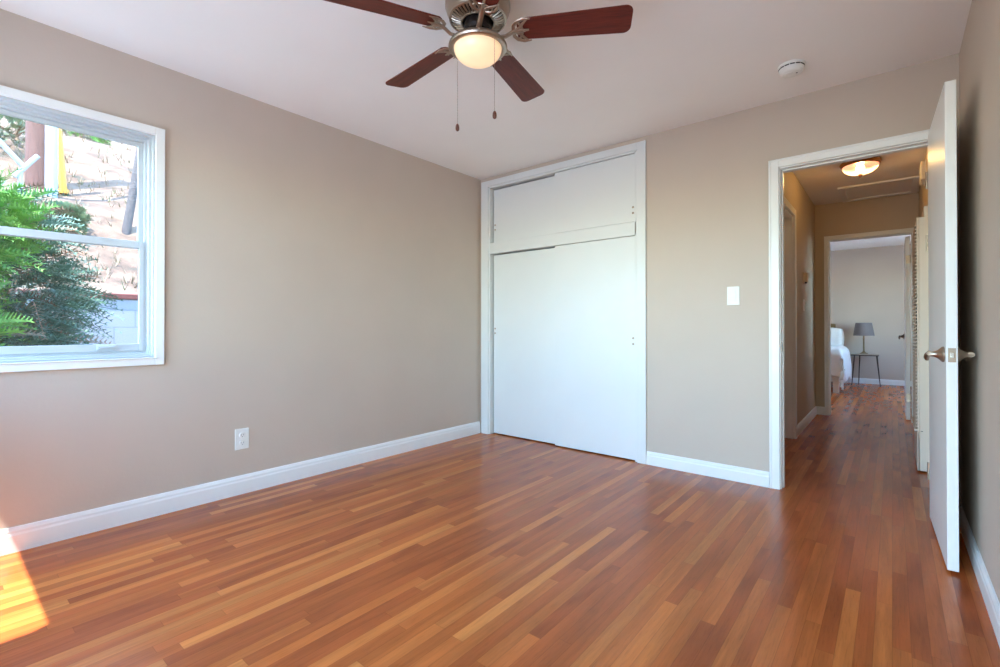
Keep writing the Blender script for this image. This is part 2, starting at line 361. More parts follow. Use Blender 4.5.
for z in (0.25, 1.80):
    hg = MB().tube([(-0.003,0.012,z-0.045),(-0.003,0.012,z+0.045)], 0.006, 10).box(-0.001,0.034,0.0,0.002,z-0.044,z+0.044).build('hinge', NICKEL, None, smooth=True); hg.parent = d1
d1.rotation_euler = (0, 0, ang)
# rotation keeps hinge fixed: free edge lands near (0.169, 2.69)

# far bedroom door, swung into the far room
d2 = sempty('door_2', (0.110, 6.79, 0), 'open white door at the end of the hall, seen edge-on', 'door')
MB().box(0.108, 0.143, 6.785, 7.50, 0.012, 2.0).build('door_slab', DOORW, d2, bevel=0.002)
lever(d2, 0.1075, 7.44, 0.905, -1, -1, mt=mat('dark_nickel', srgb(120,108,100), 0.35, 1.0, noise=0.05))
for z in (0.25, 1.75):
    MB().tube([(0.146,6.776,z-0.045),(0.146,6.776,z+0.045)], 0.006, 10).box(0.112,0.140,6.783,6.786,z-0.044,z+0.044).build('hinge', NICKEL, d2, smooth=True)

# ------------------------------------------------------------------ windows
def window_x(name, y0, y1, z0, z1, casing=True, label=None, rail=None):
    """double-hung window in the left wall"""
    r = sempty(name, (XL, (y0+y1)/2, z0), label, 'window')
    if casing:
        mb = MB(); t = 0.02; cw = 0.042
        for (a, b, c, d) in ((y0-cw, y0, z0-cw, z1+cw), (y1, y1+cw, z0-cw, z1+cw), (y0, y1, z1, z1+cw), (y0, y1, z0-cw, z0)):
            mb.box(XL, XL+t, a, b, c, d)
        mb.box(XL-0.001, XL+0.03, y0-0.01, y1+0.01, z0-0.006, z0)
        mb.build('window_casing', TRIM, r, bevel=0.003)
    mb = MB()      # stepped reveal lining
    for k, (xa, xb, th) in enumerate(((-0.000, -0.030, 0.010), (-0.022, -0.062, 0.022), (-0.055, -0.12, 0.034))):
        x0_, x1_ = XL+xa, XL+xb
        mb.box(x0_, x1_, y0, y0+th, z0, z1); mb.box(x0_, x1_, y1-th, y1, z0, z1)
        mb.box(x0_, x1_, y0+th, y1-th, z0, z0+th); mb.box(x0_, x1_, y0+th, y1-th, z1-th, z1)
    mb.build('window_frame', VINYL, r, bevel=0.002)
    a, b, c, d = y0+0.034, y1-0.034, z0+0.034, z1-0.034
    zr = rail if rail else (c+d)/2
    for nm, xs, lo, hi, rb in (('upper_sash', (XL-0.098, XL-0.075), zr-0.018, d, 0.036), ('lower_sash', (XL-0.072, XL-0.048), c, zr+0.018, 0.042)):
        mb = MB(); s = 0.022
        mb.box(xs[0], xs[1], a, a+s, lo, hi); mb.box(xs[0], xs[1], b-s, b, lo, hi)
        mb.box(xs[0], xs[1], a+s, b-s, hi-0.036 if nm == 'lower_sash' else hi-0.020, hi); mb.box(xs[0], xs[1], a+s, b-s, lo, lo+(0.036 if nm == 'upper_sash' else 0.038))
        so = mb.build(nm, VINYL, r, bevel=0.002)
        xm = (xs[0]+xs[1])/2
        MB().box(xm-0.003, xm+0.003, a+s-0.004, b-s+0.004, lo+0.03, hi-0.015).build('pane', GLASS, so)
        if nm == 'lower_sash':
            MB().box(xs[1], xs[1]+0.012, b-0.20, b-0.12, lo+0.012, lo+0.020).box(xs[1], xs[1]+0.02, b-0.19, b-0.13, lo+0.020, lo+0.026).box(xs[1], xs[1]+0.006, b-0.20, b-0.12, lo+0.006, lo+0.034).build('sash_lift', VINYL, so, bevel=0.002)
    return r
window_x('window_1', WY0, WY1, WZ0, WZ1, True, 'white double-hung window looking onto shrubs and the hillside', 1.457)
window_x('window_2', *FW, True, 'window in the far bedroom out of sight')
def window_y(name, x0, x1, z0, z1):
    r = sempty(name, ((x0+x1)/2, YR, z0)); cw = 0.045
    mb = MB(); f, g = YR, YR+0.02
    mb.box(x0-cw, x0, f, g, max(0, z0-cw), z1+cw); mb.box(x1, x1+cw, f, g, max(0, z0-cw), z1+cw); mb.box(x0, x1, f, g, z1, z1+cw)
    if z0 > 0.1: mb.box(x0, x1, f, g, z0-cw, z0)
    mb.build('window_casing', TRIM, r, bevel=0.003)
    mb = MB(); th = 0.03; ya, yb = -0.40, -0.355
    mb.box(x0, x0+th, ya, yb, z0, z1); mb.box(x1-th, x1, ya, yb, z0, z1); mb.box(x0+th, x1-th, ya, yb, z0, z0+th); mb.box(x0+th, x1-th, ya, yb, z1-th, z1)
    fr = mb.build('window_frame', VINYL, r, bevel=0.002)
    MB().box(x0+th, x1-th, -0.380, -0.374, z0+th, z1-th).build('pane', GLASS, fr)
window_y('window_3', *RW); window_y('added_window_4', *GD)

# ------------------------------------------------------------------ built-in closet
cl = thing('sliding_door_closet', ((CX0+CX1)/2, YB, 0), 'tall white built-in closet with sliding doors between the left wall and the light switch', 'closet')
mb = MB(); f, g = YB, YB-0.02
mb.box(-3.045, CX0+0.004, f, g, 0, 2.405); mb.box(CX1-0.004, -1.410, f, g, 0, 2.405); mb.box(CX0+0.004, CX1-0.004, f, g, CZ-0.004, 2.405)
mb.box(CX0-0.001, CX0+0.016, YB-0.004, YB+0.13, 0, CZ); mb.box(CX1-0.016, CX1+0.001, YB-0.004, YB+0.13, 0, CZ); mb.box(CX0, CX1, YB-0.004, YB+0.13, CZ-0.018, CZ+0.001)
mb.box(CX1-0.028, CX1-0.016, YB-0.001, YB+0.018, 0, CZ-0.018)
mb.build('closet_frame', CLOS, cl, bevel=0.0025)
MB().box(CX0+0.016, CX1-0.016, YB-0.001, YB+0.12, 1.712, 1.815).build('middle_rail', CLOS, cl, bevel=0.002)
XM = -2.222
def cdoor(x0, x1, y, z0, z1, px, pz):
    d = MB().box(x0, x1, y, y+0.022, z0, z1).build('sliding_door', CLOS, cl, bevel=0.001)
    for dz in (-0.022, 0.022):
        MB().lathe([(0.0,-0.0025),(0.006,-0.0025),(0.0085,-0.001),(0.0085,0.002)], (px, y-0.0015, pz+dz), 14, Matrix.Rotation(-PI/2,4,'X')).build('finger_pull', NICKEL, d, smooth=True)
cdoor(XM, CX1-0.0285, YB+0.006, 0.010, 1.708, CX1-0.043, 0.91)
cdoor(CX0+0.030, XM+0.03, YB+0.040, 0.010, 1.700, CX0+0.047, 0.98)
cdoor(XM, CX1-0.0285, YB+0.006, 1.818, 2.333, CX1-0.043, 1.905)
cdoor(CX0+0.030, XM+0.03, YB+0.040, 1.818, 2.322, CX0+0.047, 1.965)

# ------------------------------------------------------------------ switch, outlet, detector
sw = thing('light_switch', (-0.8145, YB, 1.16), 'white rocker light switch on the wall between the closet and the doorway', 'light switch')
MB().box(-0.853,-0.776, YB-0.006, YB, 1.161, 1.285).build('cover_plate', PLASTIC, sw, bevel=0.003)
MB().prism([(-0.834,YB-0.006,1.190),(-0.834,YB-0.008,1.190),(-0.834,YB-0.013,1.256),(-0.834,YB-0.006,1.256)], (0.036,0,0)).build('rocker', PLASTIC, sw, bevel=0.001)
for z in (1.178, 1.268): MB().lathe([(0,-0.0015),(0.003,-0.001),(0.0035,0)], (-0.8145, YB-0.006, z), 10, Matrix.Rotation(-PI/2,4,'X')).build('screw', PLASTIC, sw)
ou = thing('wall_outlet', (XL, 1.2335, 0.27), 'white duplex outlet low on the left wall above the baseboard', 'outlet')
MB().box(XL, XL+0.006, 1.193, 1.274, 0.270, 0.397).build('cover_plate', PLASTIC, ou, bevel=0.003)
for zc in (0.357, 0.310):
    soc = MB().lathe([(0.0165,0),(0.0165,0.003),(0.0155,0.004),(0,0.004)], (XL+0.006, 1.2335, zc), 20, Matrix.Rotation(PI/2,4,'Y')).build('socket', PLASTIC, ou, smooth=True)
    MB().box(XL+0.0095, XL+0.0105, 1.2255, 1.2275, zc-0.003, zc+0.007).box(XL+0.0095, XL+0.0105, 1.2395, 1.2415, zc-0.003, zc+0.007).box(XL+0.0095, XL+0.0105, 1.2315, 1.2355, zc-0.011, zc-0.007).build('slots', SLOT, soc)
MB().lathe([(0,0.0015),(0.003,0.001),(0.0035,0)], (XL+0.006, 1.2335, 0.3335), 10, Matrix.Rotation(PI/2,4,'Y')).build('screw', PLASTIC, ou)
sm = thing('smoke_detector', (-0.42, 3.0, 2.44), 'round white smoke detector on the ceiling near the doorway', 'smoke detector')
MB().lathe([(0,2.394),(0.040,2.394),(0.050,2.397),(0.056,2.403),(0.061,2.421),(0.058,2.422),(0.058,2.427),(0.064,2.428),(0.066,2.432),(0.066,2.44)], (-0.42,3.0,0), 40).build('housing', PLASTIC, sm, smooth=True)
mb = MB()
for k in range(14):
    a = 2*PI*k/14; M = Matrix.Translation((-0.42,3.0,0)) @ Matrix.Rotation(a,4,'Z')
    q = MB().box(0.0575,0.0612,-0.0105,0.0105,2.4222,2.4268); q.xf(M); mb.add(q.v, q.f)
mb.build('vent_slots', SLOT, sm)
MB().lathe([(0,2.3915),(0.016,2.392),(0.018,2.3945)], (-0.43,2.985,0), 18).build('test_button', PLASTIC, sm, smooth=True)
MB().lathe([(0,2.3925),(0.004,2.393),(0.004,2.3945)], (-0.395,3.0,0), 10).build('indicator_light', SLOT, sm)

# ------------------------------------------------------------------ ceiling fan
FX, FY = -1.33, 1.463
fan = thing('ceiling_fan', (FX, FY, 2.44), 'brushed nickel ceiling fan with five cherry blades and a lit bowl', 'ceiling fan')
C0 = (FX, FY, 0)
MB().lathe([(0.082,2.44),(0.096,2.432),(0.118,2.415),(0.131,2.39),(0.1355,2.365),(0.1355,2.345),(0.131,2.338),(0.131,2.332),(0.126,2.318),(0.119,2.304)], C0, 56).build('motor_housing', NICKEL, fan, smooth=True)
MB().lathe([(0.119,2.304),(0.113,2.302),(0.070,2.290),(0.068,2.300),(0.0,2.305)], C0, 56, caps=False).build('dark_grille', DNICKEL, fan, smooth=True)
mb = MB()
for k in range(40):
    a = 2*PI*k/40; M = Matrix.Translation(C0) @ Matrix.Rotation(a,4,'Z')
    q = MB().tube([(0.115,0,2.302),(0.094,0,2.292),(0.070,0,2.286)], 0.0042, 6); q.xf(M); mb.add(q.v, q.f)
mb.lathe([(0.120,2.304),(0.120,2.297),(0.113,2.294),(0.110,2.300)], C0, 56, caps=False); mb.lathe([(0.074,2.290),(0.072,2.281),(0.066,2.281),(0.066,2.292)], C0, 48, caps=False)
mb.build('vent_ribs', NICKEL, fan, smooth=True)
MB().lathe([(0.050,2.300),(0.058,2.272),(0.058,2.256),(0.050,2.246),(0.0,2.246)], C0, 40).build('flywheel', DNICKEL, fan, smooth=True)
mb = MB().lathe([(0.032,2.248),(0.038,2.232),(0.043,2.222),(0.043,2.206)], C0, 36)
mb.build('switch_housing', NICKEL, fan, smooth=True)
MB().lathe([(0.040,2.216),(0.062,2.215),(0.092,2.209),(0.112,2.198),(0.1215,2.187),(0.1225,2.181),(0.119,2.175),(0.110,2.172),(0.101,2.174),(0.099,2.180)], C0, 64, caps=False).build('light_pan', NICKEL, fan, smooth=True)
prof = [(0.0995*math.cos(t), 2.177-0.064*math.sin(t)) for t in [PI/2*i/14 for i in range(15)]]
prof[-1] = (0.0, prof[-1][1])
MB().lathe(prof, C0, 48, caps=False).build('glass_bowl', BOWL, fan, smooth=True)
def blade_parts(k):
    a = math.radians(31.15 + 72*k - (4.0 if k == 3 else 0))
    M = Matrix.Translation((0,0,2.244-2.44)) @ Matrix.Rotation(a,4,'Z') @ Matrix.Rotation(math.radians(-12),4,'X')
    # outline in local x (radius), y (width)
    r0, r1, w0, w1, cr = 0.165, 0.625, 0.052, 0.066, 0.030
    out = [(r0, -w0+0.014), (r0+0.014, -w0)]
    for i in range(7):
        t = -PI/2 + PI/2*i/6; out.append((r1-cr+cr*math.cos(t), -w1+cr+cr*math.sin(t)))
    for i in range(7):
        t = PI/2*i/6; out.append((r1-cr+cr*math.cos(t), w1-cr+cr*math.sin(t)))
    out += [(r0+0.014, w0), (r0, w0-0.014)]
    b = MB().prism([(x,y,-0.003) for x, y in out], (0,0,0.006))
    me = b.build('blade', WOODB, None, bevel=0.0015, org=(0,0,0))
    me.parent = fan; me.matrix_local = M
    # iron: arm + crescent with open-work prongs
    ir = MB()
    ir.tube([(0.052,0,-0.026),(0.085,0,-0.034),(0.118,0,-0.030),(0.142,0,-0.016),(0.165,0,-0.008)], [0.010,0.011,0.010,0.010,0.011], 12, flat=0.6)
    for s in (-1, 1):
        ir.tube([(0.150,s*0.004,-0.010),(0.152,s*0.026,-0.009),(0.166,s*0.045,-0.0085),(0.192,s*0.055,-0.008),(0.222,s*0.054,-0.008)], [0.007,0.008,0.008,0.007,0.003], 10, flat=0.55)
        ir.tube([(0.160,s*0.006,-0.010),(0.180,s*0.018,-0.009),(0.190,s*0.034,-0.0085),(0.206,s*0.050,-0.008)], [0.006,0.0065,0.006,0.004], 10, flat=0.55)
        ir.tube([(0.168,s*0.045,-0.008),(0.180,s*0.030,-0.008),(0.186,s*0.014,-0.008),(0.188,0,-0.008)], [0.004,0.005,0.005,0.005], 8, flat=0.55)
    ir.tube([(0.160,0,-0.010),(0.185,0,-0.009),(0.214,0,-0.007)], [0.009,0.008,0.004], 10, flat=0.55)
    io = ir.build('blade_iron', NICKEL, None, smooth=True, org=(0,0,0)); io.parent = fan; io.matrix_local = M
    for (x, y) in ((0.196,0),(0.176,0.036),(0.176,-0.036)):
        s = MB().lathe([(0,-0.0145),(0.004,-0.0135),(0.005,-0.0115)], (x,y,0), 10).build('screw', NICKEL, None, smooth=True, org=(0,0,0)); s.parent = io
for k in range(5): blade_parts(k)
for (cx, cy, z0, z1) in ((-1.218, 1.439, 2.166, 1.875), (-1.445, 1.459, 2.166, 1.892)):
    mb = MB().tube([(cx,cy,z0),(cx,cy,z1)], 0.0007, 6)
    for i in range(int((z0-z1)/0.012)): mb.lathe([(0,-0.002),(0.0014,0),(0,0.002)], (cx,cy,z1+0.012*i), 6)
    ch = mb.build('pull_chain', CHAIN, fan)
    MB().lathe([(0,z1+0.003),(0.004,z1),(0.0075,z1-0.008),(0.0085,z1-0.018),(0.0075,z1-0.026),(0.004,z1-0.030),(0,z1-0.031)], (cx,cy,0), 16).build('chain_knob', KNOBW, ch, smooth=True)

# ------------------------------------------------------------------ hall: light, hatch, furnace, thermostat ...
HLX, HLY = -0.21, 5.12
hl = thing('hall_ceiling_light', (HLX, HLY, 2.44), 'lit bowl ceiling light with a bronze rim in the hall', 'ceiling light')
CH = (HLX, HLY, 0)
MB().lathe([(0.120,2.44),(0.142,2.436),(0.146,2.424),(0.140,2.410),(0.134,2.402),(0.128,2.400),(0.124,2.410)], CH, 48).build('rim', BRONZE, hl, smooth=True)
prof = [(0.128*math.cos(t), 2.404-0.078*math.sin(t)) for t in [PI/2*i/12 for i in range(13)]]; prof[-1] = (0.0, prof[-1][1])
hb = MB().lathe(prof, CH, 44, caps=False).build('glass_bowl', BOWL2, hl, smooth=True)
MB().lathe([(0.0,2.352),(0.020,2.358),(0.029,2.376),(0.026,2.396),(0.014,2.412),(0.012,2.43),(0.0,2.43)], CH, 20).build('bulb', BULB, hl, smooth=True)
MB().lathe([(0.016,2.328),(0.017,2.322),(0.010,2.317),(0.009,2.310),(0.005,2.304),(0,2.303)], CH, 20).build('finial', BRONZE, hl, smooth=True)
ah = thing('attic_hatch', (-0.11, 6.27, 2.44), 'framed attic access panel in the hall ceiling beyond the light', 'ceiling hatch')
mb = MB(); x0, x1, y0, y1 = -0.43, 0.205, 5.93, 6.60; s = 0.055; zz = 2.422
mb.box(x0, x1, y0, y0+s, zz, 2.44); mb.box(x0, x1, y1-s, y1, zz, 2.44); mb.box(x0, x0+s, y0+s, y1-s, zz, 2.44); mb.box(x1-s, x1, y0+s, y1-s, zz, 2.44)
mb.build('hatch_frame', TRIM, ah, bevel=0.003)
MB().box(x0+s, x1-s, y0+s, y1-s, 2.434, 2.44).build('hatch_panel', CEIL, ah)

fu = thing('wall_furnace', (0.163, 4.655, 0), 'tall white louvred wall furnace standing in the hall beside the open door', 'furnace')
FX0, FY0, FY1, FZ = 0.130, 4.43, 5.04, 1.785
MB().box(FX0+0.012, HX1, FY0, FY1, 0.012, FZ).box(FX0+0.001, FX0+0.012, FY0, FY0+0.02, 0.012, FZ).box(FX0+0.001, FX0+0.012, FY1-0.02, FY1, 0.012, FZ).box(FX0+0.001, FX0+0.012, FY0+0.02, FY1-0.02, FZ-0.03, FZ).build('cabinet', FURN, fu, bevel=0.004)
mb = MB()
nl = 58
for i in range(nl):
    z = 0.31 + (FZ-0.035-0.31)*i/nl
    mb.prism([(FX0+0.011,FY0+0.02,z+0.014),(FX0+0.011,FY0+0.02,z+0.008),(FX0-0.008,FY0+0.02,z),(FX0-0.008,FY0+0.02,z+0.008)], (0, FY1-FY0-0.04, 0))
mb.build('louvre_panel', FURN, fu)
MB().box(FX0+0.0115, FX0+0.0125, FY0+0.02, FY1-0.02, 0.31, FZ-0.03).build('louvre_gap_shade', SLOT, fu)  # thin dark sheet painting the shade in the louvre gaps
MB().box(FX0-0.001, FX0+0.012, FY0, FY1, 0.012, 0.285).build('lower_panel', FURN, fu, bevel=0.004)
MB().box(FX0-0.016, FX0+0.012, FY0+0.004, FY1-0.004, 0.288, 0.300).build('panel_lip', FURN, fu, bevel=0.002)
MB().box(FX0+0.018, 0.160, FY0-0.001, FY0+0.002, 0.286, 0.290).build('side_seam', SLOT, fu)
MB().box(0.172, HX1, FY0+0.06, FY1-0.06, FZ, FZ+0.085).build('flue_cover', FURN, fu, bevel=0.003)
MB().box(0.179, 0.195, FY0-0.003, FY0+0.001, 1.54, 1.655).build('side_plate', NICKEL, fu, bevel=0.001)

th = thing('thermostat', (HX0, 5.70, 1.46), 'small beige thermostat on the left hall wall above the switch', 'thermostat')
MB().box(HX0, HX0+0.012, 5.655, 5.745, 1.455, 1.570).build('back_plate', BEIGE, th, bevel=0.002)
MB().box(HX0+0.012, HX0+0.040, 5.66, 5.74, 1.475, 1.565).build('cover', BEIGE, th, bevel=0.006)
MB().box(HX0+0.012, HX0+0.030, 5.69, 5.71, 1.460, 1.474).build('lever', SLOT, th)
hs = thing('hall_light_switch', (HX0, 5.69, 1.18), 'narrow switch plate on the left hall wall below the thermostat', 'light switch')
MB().box(HX0, HX0+0.006, 5.652, 5.728, 1.180, 1.298).build('cover_plate', PLASTIC, hs, bevel=0.002)
MB().box(HX0+0.006, HX0+0.016, 5.684, 5.696, 1.232, 1.248).build('toggle', PLASTIC, hs, bevel=0.001)
dc = thing('door_chime', (0.195, 5.2, 2.21), 'white box-shaped door chime high on the right hall wall', 'door chime')
MB().box(0.205, HX1, 5.16, 5.40, 2.215, 2.375).build('back_plate', PLASTIC, dc, bevel=0.002)
MB().box(0.180, 0.205, 5.165, 5.395, 2.22, 2.37).build('cover', PLASTIC, dc, bevel=0.008)

# ------------------------------------------------------------------ far bedroom: bed, table, lamp
LINEN = mat('white_linen', srgb(236,234,228), 0.85, noise=0.02, nscale=8, bump=0.1, bscale=25, sheen=0.2)
BEDW = mat('white_bed_frame_paint', srgb(236,232,226), 0.45, noise=0.01)
OLIVE = mat('olive_brown_upholstery', srgb(126,104,66), 0.8, noise=0.15, nscale=30, bump=0.15)
STEELB = mat('dark_brown_steel', srgb(74,58,50), 0.45, 0.6, noise=0.08)
SHADE = mat('grey_linen_shade', srgb(120,112,112), 0.9, noise=0.06, nscale=120, bump=0.1, bscale=300)
BRASS = mat('antique_brass', srgb(140,120,92), 0.35, 0.9, noise=0.08)
TOP = mat('pale_wood_tabletop', srgb(170,150,130), 0.4, noise=0.1, nscale=12, stretch=(1,8,8))

bx0, bx1, by0, by1 = -2.15, -0.64, 8.92, 10.76
bed = thing('bed_frame', ((bx0+bx1)/2, (by0+by1)/2, 0), 'white bed frame under the white comforter in the far bedroom', 'bed')
MB().box(bx0, bx1, by0, by1-0.06, 0.24, 0.36).build('side_rails', BEDW, bed, bevel=0.006)
for lx in (bx0, bx1-0.075):
    for ly in (by0, by1-0.15):
        MB().box(lx, lx+0.075, ly, ly+0.075, 0, 0.24).build('leg', BEDW, bed, bevel=0.004)
MB().box(bx0-0.0, -0.815, by1-0.06, by1, 0.2, 1.08).build('headboard', OLIVE, bed, bevel=0.02)
mt_ = MB().box(bx0+0.02, bx1-0.02, by0+0.02, by1-0.07, 0.36, 0.58).build('mattress', LINEN, None, bevel=0.04, seg=3); tag(mt_, 'white mattress on the bed frame beneath the comforter', 'mattress')
# comforter: draped sheet with folds
def comforter():
    mb = MB(); nu, nv = 64, 64
    vs = []
    ex, ey = -0.69, 8.90             # edges of the mattress it falls over
    for i in range(nu+1):
        for j in range(nv+1):
            s_ = -1.475 + 1.36*i/nu; t_ = 8.46 + 1.70*j/nv
            hem = 0.06*math.sin(s_*11+1.0) + 0.05*math.sin(t_*9.0)
            ox, oy = max(0, s_-ex), max(0, ey-t_)
            r = 0.08
            def fall(o):
                if o <= 0: return 0, 0
                an = min(o/(r*PI/2), 1)*PI/2
                return r*math.sin(an), r*(1-math.cos(an)) + max(0, o-r*PI/2)
            hx, dx = fall(ox); hy, dy = fall(oy)
            d = max(dx, dy) + 0.35*min(dx, dy)
            k = min(1, d/0.3)
            x = min(s_, ex) + hx + k*(0.016*math.sin(t_*12+1.3*math.sin(t_*5)) + 0.02)*(1 if ox > 0 else 0)
            y = max(t_, ey) - hy + k*0.018*math.sin(s_*17)*(1 if oy > 0 else 0)
            z = 0.645 + 0.016*math.sin(s_*9+t_*5) + 0.012*math.sin(t_*19-s_*13) - d*(0.92+hem)
            vs.append((x, y, max(z, 0.07)))
    fs = [(i*(nv+1)+j, i*(nv+1)+j+1, (i+1)*(nv+1)+j+1, (i+1)*(nv+1)+j) for i in range(nu) for j in range(nv)]
    mb.add(vs, fs); o = mb.build('comforter', LINEN, None, smooth=True)
    m = o.modifiers.new('thick', 'SOLIDIFY'); m.thickness = 0.03; m.offset = 1
    return o
tag(comforter(), 'rumpled white comforter draped over the near side of the bed', 'comforter')
def pillow(name, c, sx, sy, sz, rot, m, label):
    mb = MB(); n = 16; vs = []; fs = []
    for sgn in (1, -1):
        b = len(vs)
        for i in range(n+1):
            for j in range(n+1):
                u = 2*i/n-1; v = 2*j/n-1
                hgt = ((1-u**4)*(1-v**4))**0.5
                pin = 1-0.10*(u*u*v*v)*1.2
                vs.append(Vector((u*sx*pin, sgn*sy*hgt, v*sz*pin)))
        for i in range(n):
            for j in range(n): fs.append([b+i*(n+1)+j, b+(i+1)*(n+1)+j, b+(i+1)*(n+1)+j+1, b+i*(n+1)+j+1])
    mb.add(vs, fs); mb.xf(Matrix.Translation(c) @ rot)
    o = mb.build(name, m, None, smooth=True)
    bm = bmesh.new(); bm.from_mesh(o.data); bmesh.ops.remove_doubles(bm, verts=bm.verts, dist=0.0005); bmesh.ops.recalc_face_normals(bm, faces=bm.faces); bm.to_mesh(o.data); bm.free()
    return tag(o, label, 'pillow')
pillow('pillow', (-0.94, 10.50, 0.80), 0.27, 0.085, 0.215, Matrix.Rotation(math.radians(-14),4,'X'), LINEN, 'white pillow propped upright at the head of the bed')

tb = thing('side_table', (-0.38, 10.47, 0), 'small metal side table with thin dark legs beneath the grey lamp', 'side table')
MB().box(-0.565,-0.185,10.29,10.64,0.535,0.552).build('tabletop', TOP, tb, bevel=0.002)
mb = MB()
for (a, b) in (((-0.56,10.295),(-0.19,10.295)),((-0.19,10.295),(-0.19,10.635)),((-0.19,10.635),(-0.56,10.635)),((-0.56,10.635),(-0.56,10.295))): mb.tube([(a[0],a[1],0.527),(b[0],b[1],0.527)], 0.008, 8)
mb.build('apron_frame', STEELB, tb)
for (xt, yt, xb, yb) in ((-0.515,10.315,-0.555,10.30),(-0.215,10.315,-0.165,10.30),(-0.455,10.62,-0.475,10.66),(-0.215,10.62,-0.175,10.66)):
    MB().tube([(xt,yt,0.535),(xb,yb,0.0)], [0.010,0.007], 8).build('leg', STEELB, tb)
la = thing('table_lamp', (-0.392, 10.45, 0.552), 'table lamp with a grey drum shade on the side table beside the bed', 'lamp')
LC = (-0.392, 10.45, 0)
MB().lathe([(0.062,0.552),(0.062,0.560),(0.050,0.566),(0.028,0.578),(0.018,0.590),(0.0,0.590)], LC, 28).build('base', BRASS, la, smooth=True)
MB().lathe([(0.017,0.585),(0.020,0.60),(0.014,0.61),(0.013,0.80),(0.019,0.81),(0.013,0.82),(0.013,0.89),(0.0,0.89)], LC, 24).build('stem', BRASS, la, smooth=True)
MB().lathe([(0.152,0.866),(0.115,1.092),(0.112,1.092),(0.149,0.866),(0.152,0.866)], LC, 40, caps=False).build('lamp_shade', SHADE, la, smooth=True)
mb = MB()
for k in range(3): 
    a = k*2*PI/3; mb.tube([(LC[0],LC[1],1.07),(LC[0]+0.114*math.cos(a),LC[1]+0.114*math.sin(a),1.08)], 0.002, 6)
mb.tube([(LC[0],LC[1],0.885),(LC[0],LC[1],1.09)], 0.003, 6); mb.build('shade_holder', BRASS, la)

# ------------------------------------------------------------------ outside
def ground_mat(name, stops, sc):
    m = bpy.data.materials.new(name); m.use_nodes = True
    n = m.node_tree.nodes; l = m.node_tree.links; b = n['Principled BSDF']; b.inputs['Roughness'].default_value = 0.95
    tc = n.new('ShaderNodeTexCoord'); mp = n.new('ShaderNodeMapping'); mp.inputs['Scale'].default_value = (1,0.7,1.4); l.new(tc.outputs['Object'], mp.inputs[0])
    t = n.new('ShaderNodeTexNoise'); t.inputs['Scale'].default_value = sc; t.inputs['Detail'].default_value = 9; t.inputs['Roughness'].default_value = 0.7; l.new(mp.outputs[0], t.inputs['Vector'])
    r = n.new('ShaderNodeValToRGB'); e = r.color_ramp.elements
    e[0].position, e[0].color = stops[0][0], srgb(*stops[0][1]); e[1].position, e[1].color = stops[-1][0], srgb(*stops[-1][1])
    for p, c in stops[1:-1]: q = e.new(p); q.color = srgb(*c)
    l.new(t.outputs[0], r.inputs[0]); l.new(r.outputs[0], b.inputs['Base Color'])
    bp = n.new('ShaderNodeBump'); bp.inputs['Strength'].default_value = 0.6; bp.inputs['Distance'].default_value = 0.05; l.new(t.outputs[0], bp.inputs['Height']); l.new(bp.outputs[0], b.inputs['Normal'])
    return m
HILL = ground_mat('dry_hillside', [(0.30,(50,52,42)),(0.42,(84,64,50)),(0.52,(104,82,66)),(0.72,(118,102,86))], 2.2)
DIRT = ground_mat('yard_dirt', [(0.3,(76,68,56)),(0.7,(104,94,80))], 3.0)
def hz(x, y):
    t = -x
    return 1.35 + 0.56*(t-7.2) + 0.10*math.sin(x*1.9+y*0.8) + 0.07*math.sin(y*2.3-x*0.7)
mb = MB(); nx, ny = 50, 60; vs = []
for i in range(nx+1):
    for j in range(ny+1):
        x = -7.18 - 22*i/nx; y = -8 + 24*j/ny
        z = hz(x, y) + random.uniform(-0.03, 0.03)
        vs.append((x, y, z if i else 1.30))
mb.add(vs, [(i*(ny+1)+j, (i+1)*(ny+1)+j, (i+1)*(ny+1)+j+1, i*(ny+1)+j+1) for i in range(nx) for j in range(ny)])
struct(mb.build('hillside_ground', HILL, smooth=True), 'dry tan hillside rising behind the block wall', 'hillside')
struct(MB().box(-7.2, -3.22, -8, 16, -0.25, -0.12).build('yard_ground', DIRT), 'bare yard between the house and block wall', 'ground')
struct(MB().box(-3.2, 6, -12, -0.42, -0.25, -0.13).box(1.1, 8, -0.42, 16, -0.25, -0.13).build('bounce_patio_ground', mat('bounce_grey_concrete', srgb(176,178,180), 0.9, noise=0.06, nscale=5)))  # unseen ground, made pale grey to bounce neutral light indoors
# block wall
def block_mat():
    m = bpy.data.materials.new('white_block_wall'); m.use_nodes = True
    n = m.node_tree.nodes; l = m.node_tree.links; b = n['Principled BSDF']; b.inputs['Roughness'].default_value = 0.9
    geo = n.new('ShaderNodeNewGeometry'); sp = n.new('ShaderNodeSeparateXYZ'); cb = n.new('ShaderNodeCombineXYZ')
    l.new(geo.outputs['Position'], sp.inputs[0]); l.new(sp.outputs['Y'], cb.inputs[0]); l.new(sp.outputs['Z'], cb.inputs[1])
    br = n.new('ShaderNodeTexBrick'); br.inputs['Scale'].default_value = 1.0; br.inputs['Brick Width'].default_value = 0.40; br.inputs['Row Height'].default_value = 0.203; br.inputs['Mortar Size'].default_value = 0.006
    br.inputs['Color1'].default_value = srgb(146,146,150); br.inputs['Color2'].default_value = srgb(142,143,147); br.inputs['Mortar'].default_value = srgb(124,126,132)
    l.new(cb.outputs[0], br.inputs['Vector']); l.new(br.outputs[0], b.inputs['Base Color'])
    return m
BLOCK = block_mat()
CAPM = mat('red_brown_cap', srgb(110,56,48), 0.8, noise=0.15, nscale=6, bump=0.2)
bw = thing('block_wall', (-7.1, 3, -0.12), 'whitewashed concrete block wall with a red-brown cap at the foot of the hill', 'garden wall')
MB().box(-7.2, -7.0, -6, 14, -0.12, 1.345).build('blocks', BLOCK, bw)
